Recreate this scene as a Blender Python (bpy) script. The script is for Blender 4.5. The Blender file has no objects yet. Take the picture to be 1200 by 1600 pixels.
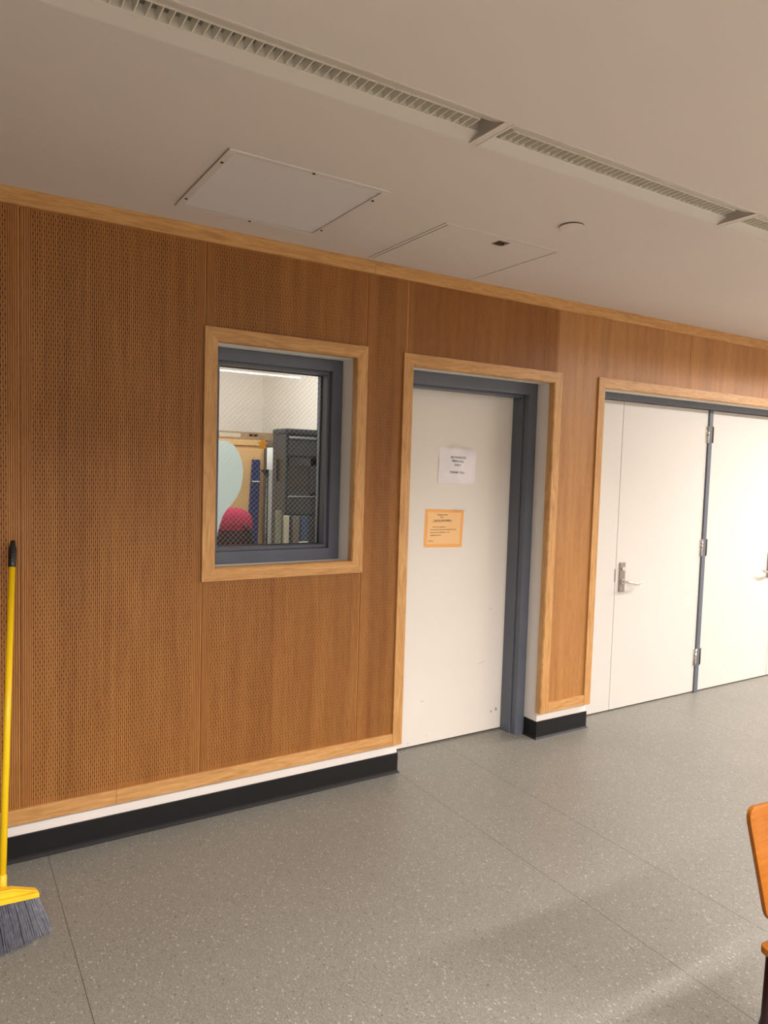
import bpy, math, random
from mathutils import Vector, Matrix
random.seed(7)
S = bpy.context.scene
COL = S.collection
PI = math.pi

# ------------------------------------------------------------------ camera
cam = bpy.data.objects.new('camera', bpy.data.cameras.new('camera'))
COL.objects.link(cam)
Rm = Matrix(((0.849905, 0.008377, -0.52687), (-0.52608, 0.070493, -0.847509), (0.030041, 0.997477, 0.06432)))
cam.matrix_world = Matrix.Translation((0, -3.12307, 1.65)) @ Rm.to_4x4()
cam.data.sensor_fit = 'VERTICAL'; cam.data.sensor_height = 36.0
cam.data.lens = 1125.8 / 1600 * 36
cam.data.clip_start = .02
S.camera = cam

# ------------------------------------------------------------------ light + exposure
S.view_settings.view_transform = 'Standard'; S.view_settings.look = 'None'
S.view_settings.gamma = 1; S.view_settings.use_curve_mapping = False
S.view_settings.exposure = 0.0
w = bpy.data.worlds.new('world'); S.world = w; w.use_nodes = True
w.node_tree.nodes['Background'].inputs[0].default_value = (0, 0, 0, 1)
w.node_tree.nodes['Background'].inputs[1].default_value = 0
CZ = 2.657           # ceiling height
WARM = (1, .94, .92)

def area(name, loc, sx, sy, power, color=WARM, spread=180, rot=(0, 0, 0)):
    l = bpy.data.lights.new(name, 'AREA'); l.shape = 'RECTANGLE'; l.size = sx; l.size_y = sy
    l.energy = power; l.color = color; l.spread = math.radians(spread)
    o = bpy.data.objects.new(name, l); o.location = loc; o.rotation_euler = rot; COL.objects.link(o)
    return o
P_NEAR, P_ROW, P_FILL, P_STORE, E_ROW = (26, 44, 115), (148, 180), (110, 230), 24, 32
for k in (2, 3, 4):      # the lit lamps of the louvred row, right of the picture; the last one is added
    area('lamp_and_fill_light', (1.4465 + 1.265 * k + .6175, -1.37, 2.672), 1.2, .055, P_NEAR[k - 2], spread=168)
for x, i in ((-.26, 0), (2.31, 1)):       # strip lamps and added row behind the camera, spread narrowed to the lower walls
    area('strip_and_fill_light', (x, -4.08, CZ - .04), 2.4, .09, P_ROW[i], spread=158)
    area('strip_and_fill_light', (x * 1.6 + .6, -6.75, CZ - .02), 2.4, .09, P_FILL[i], spread=165)  # unseen rear row, added to brighten the front wall
area('strip_and_fill_light', (7.0, -6.75, CZ - .02), 2.4, .09, 260, spread=165)  # added unseen light without a fixture, fills the right side
area('storage_light', (1.0, .72, 2.60), 1.3, .80, P_STORE, (1, .97, .93))

# ------------------------------------------------------------------ materials
def mat(name, color=(.5, .5, .5), rough=.5, metal=0, spec=.5, emit=None, estr=0):
    m = bpy.data.materials.new(name); m.use_nodes = True
    b = m.node_tree.nodes['Principled BSDF']
    b.inputs['Base Color'].default_value = (*color, 1); b.inputs['Roughness'].default_value = rough
    b.inputs['Metallic'].default_value = metal; b.inputs['Specular IOR Level'].default_value = spec
    if emit: b.inputs['Emission Color'].default_value = (*emit, 1); b.inputs['Emission Strength'].default_value = estr
    return m
class N:
    def __init__(s, m): s.m = m; s.t = m.node_tree; s.b = s.t.nodes['Principled BSDF']
    def n(s, ty, **kw):
        x = s.t.nodes.new(ty)
        for k, v in kw.items():
            if k in x.inputs.keys(): x.inputs[k].default_value = v
            else: setattr(x, k, v)
        return x
    def l(s, a, b): s.t.links.new(a, b)
    def vec(s, scale, coord='Object'):
        tc = s.n('ShaderNodeTexCoord'); mp = s.n('ShaderNodeMapping'); mp.inputs['Scale'].default_value = scale
        s.l(tc.outputs[coord], mp.inputs[0]); return mp.outputs[0]
    def ramp(s, fac, stops):
        r = s.n('ShaderNodeValToRGB'); e = r.color_ramp.elements
        e[0].position, e[0].color = stops[0][0], (*stops[0][1], 1)
        e[1].position, e[1].color = stops[-1][0], (*stops[-1][1], 1)
        for p, c in stops[1:-1]: q = e.new(p); q.color = (*c, 1)
        s.l(fac, r.inputs[0]); return r.outputs[0]
    def mix(s, a, b, fac, mode='MIX'):
        x = s.n('ShaderNodeMix', data_type='RGBA', blend_type=mode)
        for v, i in ((fac, 0), (a, 6), (b, 7)):
            if hasattr(v, 'links'): s.l(v, x.inputs[i])
            else: x.inputs[i].default_value = v if isinstance(v, (int, float)) else (*v, 1)
        return x.outputs[2]
    def bump(s, h, strength=.2, dist=.001):
        b = s.n('ShaderNodeBump', Strength=strength, Distance=dist); s.l(h, b.inputs['Height']); s.l(b.outputs[0], s.b.inputs['Normal'])

def noisy(name, color, rough=.6, amt=.06, scale=6, bump=0, spec=.4, bscale=200):
    m = mat(name, color, rough, spec=spec); n = N(m)
    nz = n.n('ShaderNodeTexNoise', Scale=scale, Detail=4.0); n.l(n.vec((1, 1, 1)), nz.inputs[0])
    lo = tuple(c * (1 - amt) for c in color); hi = tuple(min(1, c * (1 + amt)) for c in color)
    n.l(n.ramp(nz.outputs[0], [(.3, lo), (.7, hi)]), n.b.inputs['Base Color'])
    if bump:
        bz = n.n('ShaderNodeTexNoise', Scale=bscale, Detail=3.0); n.l(n.vec((1, 1, 1)), bz.inputs[0]); n.bump(bz.outputs[0], bump)
    return m

def oak(name, base, dark, light, rough=.42, strip=0.0, figure=1.0, spec=.5, gs=(1.6, 26)):
    """grain runs along U of the UV map (metres)"""
    m = mat(name, base, rough, spec=spec); n = N(m)
    v1 = n.vec((*gs, 1), 'UV')
    nz = n.n('ShaderNodeTexNoise', Scale=1.0, Detail=5.0, Roughness=.6, Distortion=.5 * figure); n.l(v1, nz.inputs[0])
    col = n.ramp(nz.outputs[0], [(.25, dark), (.5, base), (.8, light)])
    v2 = n.vec((14, 500, 1), 'UV')
    pz = n.n('ShaderNodeTexNoise', Scale=1.0, Detail=3.0, Roughness=.65); n.l(v2, pz.inputs[0])
    pore = n.ramp(pz.outputs[0], [(.36, (.62, .55, .5)), (.52, (1, 1, 1))])
    col = n.mix(col, pore, .65, 'MULTIPLY')
    if strip:
        sep = n.n('ShaderNodeSeparateXYZ'); n.l(n.vec((1, 1, 1), 'UV'), sep.inputs[0])
        d = n.n('ShaderNodeMath', operation='DIVIDE'); n.l(sep.outputs[1], d.inputs[0]); d.inputs[1].default_value = strip
        fl = n.n('ShaderNodeMath', operation='FLOOR'); n.l(d.outputs[0], fl.inputs[0])
        wn = n.n('ShaderNodeTexWhiteNoise', noise_dimensions='1D'); n.l(fl.outputs[0], wn.inputs['W'])
        col = n.mix(col, n.ramp(wn.outputs[0], [(0, (.84, .82, .8)), (1, (1.0, 1.0, 1.0))]), 1.0, 'MULTIPLY')
    n.l(col, n.b.inputs['Base Color'])
    n.bump(pz.outputs[0], .12, .0006)
    return m

M = {}
M['plaster'] = noisy('warm_white_plaster', (.86, .81, .75), .75, .02, 3, .05)
M['dim'] = noisy('taupe_wall_paint', (.16, .14, .12), .8, .03, 3)
M['ceiling'] = noisy('ceiling_paint', (.66, .590, .535), .85, .015, 2, .03)
M['oakp'] = oak('oak_panel_veneer', (.455, .190, .042), (.365, .138, .026), (.55, .252, .066), .42, strip=.105)
M['oaks'] = oak('oak_pier_veneer', (.50, .225, .060), (.42, .175, .040), (.58, .285, .085), .40, strip=.105)
M['groove'] = oak('oak_groove', (.30, .115, .022), (.24, .088, .015), (.36, .145, .032), .7)
M['oakt'] = oak('oak_trim', (.62, .325, .110), (.42, .205, .058), (.74, .43, .165), .38, figure=3.5, gs=(3.2, 34))
M['hole'] = mat('dark_cavity', (.030, .013, .005), .9, spec=.1)
M['grey'] = noisy('grey_frame_paint', (.122, .136, .168), .38, .05, 8, .05, bscale=60)
M['door'] = noisy('cream_door_paint', (.665, .635, .58), .42, .015, 1.5, .02)
M['door1'] = noisy('aged_cream_door_paint', (.82, .765, .685), .45, .02, 2.5, .02)
M['base'] = noisy('black_rubber', (.007, .007, .0075), .5, .1, 5, spec=.35)
M['white'] = mat('white_metal', (.66, .595, .54), .5)
M['steel'] = mat('satin_steel', (.34, .31, .28), .32, 1)
M['chrome'] = mat('bright_steel', (.75, .73, .70), .18, 1)
M['screw'] = mat('dark_screw_and_shade', (.06, .045, .035), .5, .6)  # also used for painted shade and a dark reflection
M['yellow'] = noisy('yellow_plastic', (.92, .60, .008), .33, .03, 12)
M['yellowh'] = noisy('yellow_broom_head', (.95, .55, .02), .4, .04, 20)
M['blackp'] = mat('black_plastic', (.012, .012, .012), .35)
M['bristle'] = noisy('grey_bristle', (.115, .115, .14), .45, .35, 60)
M['navy'] = noisy('navy_vinyl', (.016, .028, .115), .35, .1, 10)
M['tan'] = noisy('tan_laminate', (.72, .45, .20), .55, .05, 5)
M['cardboard'] = noisy('cardboard', (.34, .23, .14), .85, .15, 20)
M['charcoal'] = noisy('charcoal_plastic', (.024, .031, .044), .42, .1, 5, .1, bscale=300)
M['crimson'] = noisy('crimson_fabric', (.42, .022, .075), .85, .12, 30, .3)
M['maroon'] = noisy('dark_maroon_fabric', (.028, .005, .01), .9, .15, 30, .3)
M['mint'] = mat('pale_blue_paper', (.74, .88, .90), .7)
M['olive'] = mat('sage_grey_board', (.20, .205, .15), .7)
M['beige'] = mat('beige_board', (.55, .50, .40), .7)
M['taupe'] = mat('taupe_board', (.15, .125, .11), .7)
M['blue'] = mat('blue_board', (.016, .06, .14), .5)
M['greyfoam'] = mat('grey_foam', (.24, .24, .23), .8)
M['whitebag'] = mat('white_sheet', (.78, .80, .80), .7)
M['star'] = mat('star_sticker', (.95, .42, .01), .5)
M['paper'] = noisy('white_paper', (.84, .80, .83), .5, .03, 20)
M['orangep'] = mat('orange_paper', (.98, .47, .13), .6)
M['orangel'] = mat('light_orange_paper', (.98, .60, .27), .6)
M['ink'] = mat('black_ink', (.02, .015, .02), .6)
M['chairw'] = oak('honey_plywood', (.33, .105, .008), (.28, .085, .005), (.39, .135, .013), .45, spec=.3)
M['chairleg'] = mat('dark_maroon_steel', (.022, .004, .004), .35, .3)
M['wire'] = mat('wire_steel', (.82, .80, .72), .35, .3)
M['lens'] = mat('lit_diffuser', (.9, .9, .9), .5, emit=(1, .94, .90), estr=E_ROW)
M['tube'] = mat('unlit_tube', (.62, .60, .54), .4)
M['tubelit'] = mat('lit_tube', (.9, .9, .9), .5, emit=(1, .86, .70), estr=20)
M['trough'] = mat('lamp_housing', (.62, .565, .50), .5)
M['louver'] = mat('louver_blade', (.74, .70, .60), .35)
M['bench'] = mat('bench_laminate', (.30, .26, .21), .6)
M['string'] = mat('clear_thread', (.6, .6, .6), .6)

def glass(name, tint=(.97, .99, .98), rough=0.0, alpha_mix=.9):
    m = bpy.data.materials.new(name); m.use_nodes = True; t = m.node_tree; t.nodes.clear()
    o = t.nodes.new('ShaderNodeOutputMaterial'); mx = t.nodes.new('ShaderNodeMixShader')
    tr = t.nodes.new('ShaderNodeBsdfTransparent'); tr.inputs[0].default_value = (*tint, 1)
    gl = t.nodes.new('ShaderNodeBsdfGlossy'); gl.inputs['Roughness'].default_value = rough
    fr = t.nodes.new('ShaderNodeFresnel'); fr.inputs[0].default_value = 1.36
    t.links.new(fr.outputs[0], mx.inputs[0]); t.links.new(tr.outputs[0], mx.inputs[1]); t.links.new(gl.outputs[0], mx.inputs[2])
    t.links.new(mx.outputs[0], o.inputs[0]); return m
M['glass'] = glass('clear_glass')
M['sleeve'] = glass('clear_tape', (1, 1, 1), .2)

def floor_mat():
    m = mat('speckled_vinyl', (.3, .3, .3), .36, spec=.45); n = N(m)
    v = n.vec((1, 1, 1))
    big = n.n('ShaderNodeTexNoise', Scale=1.3, Detail=3.0); n.l(v, big.inputs[0])
    fine = n.n('ShaderNodeTexNoise', Scale=160.0, Detail=2.0); n.l(v, fine.inputs[0])
    col = n.ramp(big.outputs[0], [(.3, (.222, .212, .182)), (.7, (.245, .234, .200))])
    col = n.mix(col, n.ramp(fine.outputs[0], [(.35, (.82, .82, .82)), (.65, (1.1, 1.1, 1.1))]), .8, 'MULTIPLY')
    for sc, off, thr, c, seed in ((300, 0, .045, (.42, .405, .35), 0), (230, 3, .05, (.165, .155, .13), 5), (160, 7, .02, (.50, .48, .43), 9), (130, 11, .02, (.14, .13, .11), 2), (360, 17, .12, (.36, .345, .30), 3)):
        mp = n.n('ShaderNodeMapping'); mp.inputs['Location'].default_value = (off, off * 2, 0); mp.inputs['Rotation'].default_value = (0, 0, seed * .7)
        mp.inputs['Scale'].default_value = (1, .5, 1); n.l(v, mp.inputs[0])
        wz = n.n('ShaderNodeTexNoise', Scale=60.0); n.l(mp.outputs[0], wz.inputs[0])
        ad = n.n('ShaderNodeVectorMath', operation='MULTIPLY_ADD'); n.l(wz.outputs[1], ad.inputs[0]); ad.inputs[1].default_value = (.006,) * 3; n.l(mp.outputs[0], ad.inputs[2])
        vo = n.n('ShaderNodeTexVoronoi', Scale=float(sc), voronoi_dimensions='2D'); n.l(ad.outputs[0], vo.inputs[0])
        sp = n.n('ShaderNodeSeparateColor'); n.l(vo.outputs['Color'], sp.inputs[0])
        a = n.n('ShaderNodeMath', operation='LESS_THAN'); n.l(sp.outputs[0], a.inputs[0]); a.inputs[1].default_value = thr * 1.8
        d = n.n('ShaderNodeMath', operation='LESS_THAN'); n.l(vo.outputs['Distance'], d.inputs[0]); d.inputs[1].default_value = .38
        f = n.n('ShaderNodeMath', operation='MULTIPLY'); n.l(a.outputs[0], f.inputs[0]); n.l(d.outputs[0], f.inputs[1])
        g = n.n('ShaderNodeMath', operation='MULTIPLY'); n.l(f.outputs[0], g.inputs[0]); g.inputs[1].default_value = .75
        col = n.mix(col, c, g.outputs[0])
    # heat-welded seams between the sheets, running away from the wall
    sep = n.n('ShaderNodeSeparateXYZ'); n.l(v, sep.inputs[0])
    tot = None
    for x in (-1.43, .377, 2.10, 2.552, 4.38, 6.2):
        s = n.n('ShaderNodeMath', operation='SUBTRACT'); n.l(sep.outputs[0], s.inputs[0]); s.inputs[1].default_value = x
        a = n.n('ShaderNodeMath', operation='ABSOLUTE'); n.l(s.outputs[0], a.inputs[0])
        c = n.n('ShaderNodeMath', operation='LESS_THAN'); n.l(a.outputs[0], c.inputs[0]); c.inputs[1].default_value = .0011
        if tot is None: tot = c.outputs[0]
        else:
            q = n.n('ShaderNodeMath', operation='MAXIMUM'); n.l(tot, q.inputs[0]); n.l(c.outputs[0], q.inputs[1]); tot = q.outputs[0]
    col = n.mix(col, (.05, .045, .04), tot)
    n.l(col, n.b.inputs['Base Color'])
    r = n.n('ShaderNodeTexNoise', Scale=3.0, Detail=5.0); n.l(v, r.inputs[0])
    mr = n.n('ShaderNodeMapRange'); n.l(r.outputs[0], mr.inputs[0]); mr.inputs[3].default_value = .34; mr.inputs[4].default_value = .48
    n.l(mr.outputs[0], n.b.inputs['Roughness'])
    n.bump(fine.outputs[0], .12, .0005)
    return m
M['floor'] = floor_mat()

# ------------------------------------------------------------------ mesh builder
class MB:
    def __init__(s): s.v = []; s.f = []; s.m = []; s.uv = []; s.smooth = []
    def poly(s, pts, m=0, grain=None, off=(0, 0), sm=False):
        i = len(s.v); s.v += [tuple(p) for p in pts]; s.f.append(tuple(range(i, i + len(pts)))); s.m.append(m); s.smooth.append(sm)
        a, b = {'x': (0, None), 'y': (1, None), 'z': (2, None), None: (0, None)}[grain]
        o = [k for k in (0, 1, 2) if k != a]
        for p in pts: s.uv.append((p[a] + off[0], p[o[0]] + p[o[1]] + off[1]))
    def box(s, lo, hi, m=0, grain=None, off=(0, 0), skip=''):
        x0, y0, z0 = lo; x1, y1, z1 = hi
        F = {'-x': [(x0, y1, z0), (x0, y0, z0), (x0, y0, z1), (x0, y1, z1)], '+x': [(x1, y0, z0), (x1, y1, z0), (x1, y1, z1), (x1, y0, z1)],
             '-y': [(x0, y0, z0), (x1, y0, z0), (x1, y0, z1), (x0, y0, z1)], '+y': [(x1, y1, z0), (x0, y1, z0), (x0, y1, z1), (x1, y1, z1)],
             '-z': [(x0, y1, z0), (x1, y1, z0), (x1, y0, z0), (x0, y0, z0)], '+z': [(x0, y0, z1), (x1, y0, z1), (x1, y1, z1), (x0, y1, z1)]}
        for k, q in F.items():
            if k not in skip: s.poly(q, m, grain, off)
    def prism(s, poly2, axis, a, b, m=0, grain=None, off=(0, 0), sm=False):
        """extrude a 2-D outline along axis from a to b"""
        def P(p, t):
            return {'x': (t, p[0], p[1]), 'y': (p[0], t, p[1]), 'z': (p[0], p[1], t)}[axis]
        n = len(poly2)
        for i in range(n):
            p, q = poly2[i], poly2[(i + 1) % n]
            s.poly([P(p, a), P(q, a), P(q, b), P(p, b)], m, grain, off, sm)
        s.poly([P(p, a) for p in reversed(poly2)], m, grain, off); s.poly([P(p, b) for p in poly2], m, grain, off)
    def tube(s, pts, r, n=12, m=0, caps=True, sm=True, flat=None):
        """round bar through pts; r a number or list; flat=(sx,sy) squashes the section"""
        pts = [Vector(p) for p in pts]; rs = r if isinstance(r, (list, tuple)) else [r] * len(pts)
        rings = []; up = None
        for i, p in enumerate(pts):
            d = (pts[min(i + 1, len(pts) - 1)] - pts[max(i - 1, 0)]).normalized()
            if up is None: up = Vector((0, 0, 1)) if abs(d.z) < .9 else Vector((0, 1, 0))
            a = d.cross(up).normalized(); b = a.cross(d).normalized(); up = b
            fx, fy = flat or (1, 1)
            rings.append([p + a * math.cos(2 * PI * k / n) * rs[i] * fx + b * math.sin(2 * PI * k / n) * rs[i] * fy for k in range(n)])
        for i in range(len(rings) - 1):
            for k in range(n):
                s.poly([rings[i][k], rings[i + 1][k], rings[i + 1][(k + 1) % n], rings[i][(k + 1) % n]], m, sm=sm)
        if caps: s.poly(rings[0], m); s.poly(list(reversed(rings[-1])), m)
    def build(s, name, mats, parent=None, bevel=0, seg=2, weld=True, loc=None):
        me = bpy.data.meshes.new(name); me.from_pydata(s.v, [], s.f)
        uvl = me.uv_layers.new(name='UVMap')
        flat = [c for uv in s.uv for c in uv]; uvl.data.foreach_set('uv', flat)
        me.polygons.foreach_set('material_index', s.m); me.polygons.foreach_set('use_smooth', s.smooth)
        for q in (mats if isinstance(mats, (list, tuple)) else [mats]): me.materials.append(q)
        if weld:
            import bmesh
            bm = bmesh.new(); bm.from_mesh(me); bmesh.ops.remove_doubles(bm, verts=bm.verts, dist=1e-6)
            bmesh.ops.recalc_face_normals(bm, faces=bm.faces); bm.to_mesh(me); bm.free()
        me.update()
        o = bpy.data.objects.new(name, me); COL.objects.link(o)
        if parent is not None:
            o.parent = parent; o.matrix_parent_inverse = Matrix.Translation(parent.location).inverted()
        if bevel:
            b = o.modifiers.new('bevel', 'BEVEL'); b.width = bevel; b.segments = seg; b.limit_method = 'ANGLE'; b.angle_limit = math.radians(40)
        return o
def struct(o): o['kind'] = 'structure'; return o
def empty(name, loc=(0, 0, 0)):
    o = bpy.data.objects.new(name, None); o.location = loc; o.empty_display_size = .1; COL.objects.link(o); return o
def tag(o, label, cat, group=None):
    o['label'] = label; o['category'] = cat
    if group: o['group'] = group
    return o
def thing(name, label, cat, loc, group=None): return tag(empty(name, loc), label, cat, group)
def boxo(name, lo, hi, m, parent=None, bevel=0, grain=None):
    b = MB(); b.box(lo, hi, 0, grain); return b.build(name, m, parent, bevel)

# ------------------------------------------------------------------ room shell
XL, XR, YB = -3.0, 8.6, -9.2
YW = .045                      # plaster face of the front wall
b = MB(); b.box((XL - .1, YB - .1, -.1), (XR + .1, .30, 0), 0); struct(b.build('floor', M['floor']))
# ceiling with the openings of the recessed lamps, the vent and the access panel
FX = [(1.4465 + 1.265 * k, 1.4465 + 1.265 * k + 1.235) for k in range(-3, 5)]
FY0, FY1 = -1.455, -1.285
VX0, VX1, VY0, VY1 = .825, 1.412, -.795, -.195          # vent opening
AX0, AX1, AY0, AY1 = 1.806, 2.436, -.645, -.03          # access opening
b = MB()
def crect(x0, x1, y0, y1): b.poly([(x0, y0, CZ), (x0, y1, CZ), (x1, y1, CZ), (x1, y0, CZ)])
crect(XL, XR, YB, FY0)
xs = [XL] + [c for f in FX for c in f] + [XR]
for i in range(0, len(xs), 2): crect(xs[i], xs[i + 1], FY0, FY1)
crect(XL, XR, FY1, VY0)
crect(XL, VX0, VY0, YW); crect(VX0, VX1, VY1, YW)
crect(VX1, AX0, VY0, YW)
crect(AX0, AX1, VY0, AY0); crect(AX0, AX1, AY1, YW); crect(AX1, XR, VY0, YW)
b.box((XL, YB, CZ + .16), (XR, YW, CZ + .2))
struct(b.build('ceiling', M['ceiling'], weld=False))
struct(boxo('wall_left', (XL - .1, YB, 0), (XL, .3, CZ), M['dim']))
struct(boxo('wall_right', (XR, YB, 0), (XR + .1, .3, CZ), M['plaster']))
struct(boxo('wall_back', (XL - .1, YB - .1, 0), (XR + .1, YB, CZ), M['dim']))
# front wall : plaster with three openings, oak panelling on top
WO = (1.052, 1.768, 1.160, 2.176)      # window rough opening x0 x1 z0 z1
D1 = (2.094, 3.117, 0, 2.172)
D2 = (3.545, 6.236, 0, 2.176)
wall = struct(empty('wall_front', (0, YW, 0)))
b = MB(); Y1 = .30
b.box((XL, YW, 0), (WO[0], Y1, CZ)); b.box((WO[0], YW, 0), (WO[1], Y1, WO[2])); b.box((WO[0], YW, WO[3]), (WO[1], Y1, CZ))
b.box((WO[1], YW, 0), (D1[0], Y1, CZ)); b.box((D1[0], YW, D1[3]), (D1[1], Y1, CZ)); b.box((D1[1], YW, 0), (D2[0], Y1, CZ))
b.box((D2[0], YW, D2[3]), (D2[1], Y1, CZ)); b.box((D2[1], YW, 0), (XR, Y1, CZ))
b.build('plaster', M['plaster'], wall)

PY = .012                      # panel face; the rails stand 12 mm proud of it
ZB, ZT = .232, 2.597
def grooved(x0, x1, z0, z1, perf=None, off=0.0):
    """veneered board with real vertical grooves and, between perf=(a,b), slots cut through the grooves"""
    b = MB(); P = .008; G = .0031; D = .0026
    k = 0; x = math.ceil(x0 / P) * P
    b.poly([(x0, PY, z0), (x, PY, z0), (x, PY, z1), (x0, PY, z1)], 0, 'z')
    while x + P <= x1:
        a, c, e = x, x + G, x + P
        i = round(x / P)
        b.poly([(c, PY, z0), (e, PY, z0), (e, PY, z1), (c, PY, z1)], 0, 'z', (off, 0))
        b.poly([(a, PY, z0), (a, PY + D, z0), (a, PY + D, z1), (a, PY, z1)], 1, 'z')
        b.poly([(c, PY + D, z0), (c, PY, z0), (c, PY, z1), (c, PY + D, z1)], 1, 'z')
        holes = perf and perf[0] <= a and e <= perf[1]
        if holes:
            z = z0; h = math.ceil((z0 + .012) / .032) * .032 + (.016 if i % 2 else 0)
            while h + .01 < z1:
                b.poly([(a, PY + D, z), (c, PY + D, z), (c, PY + D, h), (a, PY + D, h)], 1, 'z')
                z = h + .0088; h += .032
            b.poly([(a, PY + D, z), (c, PY + D, z), (c, PY + D, z1), (a, PY + D, z1)], 1, 'z')
        else: b.poly([(a, PY + D, z0), (c, PY + D, z0), (c, PY + D, z1), (a, PY + D, z1)], 1, 'z')
        x += P
    b.poly([(x, PY, z0), (x1, PY, z0), (x1, PY, z1), (x, PY, z1)], 0, 'z')
    b.box((x0, PY + .012, z0), (x1, YW - .001, z1), 2)
    for xx in (x0, x1): b.poly([(xx, PY, z0), (xx, PY + .012, z0), (xx, PY + .012, z1), (xx, PY, z1)], 2)
    return b.build('wood_panel', [M['oakp'], M['groove'], M['hole']], wall, weld=False)
g = .0012
grooved(XL, -.46, ZB, ZT, (XL + .04, -.50))
grooved(-.46 + g, .276 - g, ZB, ZT, (-.42, .237), 3)
grooved(.276 + g, 1.004 - g, ZB, ZT, (.314, .966), 7)
grooved(1.004 + g, 1.820 - g, ZB, 1.13, (1.044, 1.78), 11)
grooved(1.004 + g, 1.820 - g, 2.21, ZT, (1.044, 1.78), 13)
grooved(1.820 + g, 2.06, ZB, ZT, (1.858, 2.02), 17)
grooved(2.06, 3.128 - g, 2.20, ZT, None, 19)
def flatp(x0, x1, z0, z1, off):
    b = MB(); b.box((x0, PY, z0), (x1, YW - .001, z1), 0, 'z', (off, off)); return b.build('wood_panel', M['oaks'], wall)
flatp(3.128 + g, 3.50, ZB, ZT, 21)
for i, (x0, x1) in enumerate(((3.50, 4.372), (4.372, 5.25), (5.25, 6.26))): flatp(x0 + g, x1 - g, 2.20, ZT, 23.3 + i * 2.1)
flatp(6.26 + g, XR, ZB, ZT, 31)

# oak rails and casings -------------------------------------------------
def rail(name, x0, x1, z0, z1, joints=()):
    b = MB(); xs = [x0] + list(joints) + [x1]
    for i in range(len(xs) - 1):
        b.box((xs[i] + .0003, 0, z0), (xs[i + 1] - .0003, YW - .0005, z1), 0, 'x', (i * 3.7, i * 5.3 + z0))
    return struct(b.build(name, M['oakt'], None, .0015))
def casing(name, x0, x1, z0, z1, w=.062, bottom=True, seed=0):
    """mitred oak casing round an opening, inner arris slightly eased"""
    b = MB(); e = .006; Yb = YW - .0005
    def leg(o0, o1, i0, i1, grain, k):
        # o outer edge, i inner edge (x,z)
        def P(p, y): return (p[0], y, p[1])
        def lerp(p, q, t): return (p[0] + (q[0] - p[0]) * t, p[1] + (q[1] - p[1]) * t)
        t = 1 - e / w; m0, m1 = lerp(o0, i0, t), lerp(o1, i1, t); off = (seed + k * 2.3, seed * 1.7 + k)
        b.poly([P(o0, 0), P(o1, 0), P(m1, 0), P(m0, 0)], 0, grain, off)
        b.poly([P(m0, 0), P(m1, 0), P(i1, e), P(i0, e)], 0, grain, off)
        b.poly([P(i0, e), P(i1, e), P(i1, Yb), P(i0, Yb)], 0, grain, off)
        b.poly([P(o1, 0), P(o0, 0), P(o0, Yb), P(o1, Yb)], 0, grain, off)
        b.poly([P(o0, Yb), P(i0, Yb), P(i1, Yb), P(o1, Yb)], 0, grain, off)
        if not bottom and grain == 'z': b.poly([P(o0, 0), P(m0, 0), P(i0, e), P(i0, Yb), P(o0, Yb)], 0, 'x', off)
    I = (x0 + w, x1 - w, z0 + (w if bottom else 0), z1 - w)
    leg((x0, z0), (x0, z1), (I[0], I[2]), (I[0], I[3]), 'z', 0)
    leg((x1, z0), (x1, z1), (I[1], I[2]), (I[1], I[3]), 'z', 1)
    leg((x0, z1), (x1, z1), (I[0], I[3]), (I[1], I[3]), 'x', 2)
    if bottom: leg((x0, z0), (x1, z0), (I[0], I[2]), (I[1], I[2]), 'x', 3)
    return struct(b.build(name, M['oakt'], None, weld=False))
casing('trim_1', .998, 1.822, 1.108, 2.235, .060, seed=1)
casing('trim_2', 2.038, 3.164, .170, 2.229, .062, False, seed=4)
casing('trim_3', 3.477, 6.304, .170, 2.234, .062, False, seed=9)
rail('trim_4', XL, 2.037, .172, .234, (-1.9, .64))
rail('trim_5', 3.165, 3.476, .172, .234)
rail('trim_6', 6.305, XR, .172, .234)
rail('trim_7', XL, XR, 2.595, CZ, (-.75, 1.85, 4.3, 6.5))

# black cove base -------------------------------------------------------
def cove(name, path, h=.108):
    """path: list of (x,y) of the wall line, cove profile offset outward (to the right of travel)"""
    b = MB(); prof = [(0, 0), (.016, 0), (.013, .003), (.007, .010), (.0055, .018), (.0055, h - .002), (.004, h), (0, h)]
    ns = []
    for i in range(len(path)):
        nn = []
        for j in (i - 1, i):
            if 0 <= j < len(path) - 1:
                d = Vector(path[j + 1]) - Vector(path[j]); d.normalize(); nn.append(Vector((d.y, -d.x)))
        ns.append(nn[0] if len(nn) == 1 else (nn[0] + nn[1]) / (1 + nn[0].dot(nn[1])))
    R = [[(path[i][0] + ns[i].x * o, path[i][1] + ns[i].y * o, z) for o, z in prof] for i in range(len(path))]
    for i in range(len(path) - 1):
        for k in range(len(prof) - 1): b.poly([R[i][k], R[i + 1][k], R[i + 1][k + 1], R[i][k + 1]])
    b.poly(R[0]); b.poly(R[-1])
    return struct(b.build(name, M['base']))
cove('baseboard_front', [(XL + .02, YW), (2.094, YW), (2.094, .150)])
cove('baseboard_pier', [(3.117, .150), (3.117, YW), (3.545, YW), (3.545, .150)])
cove('baseboard_right', [(6.236, .150), (6.236, YW), (XR, YW)])

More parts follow.
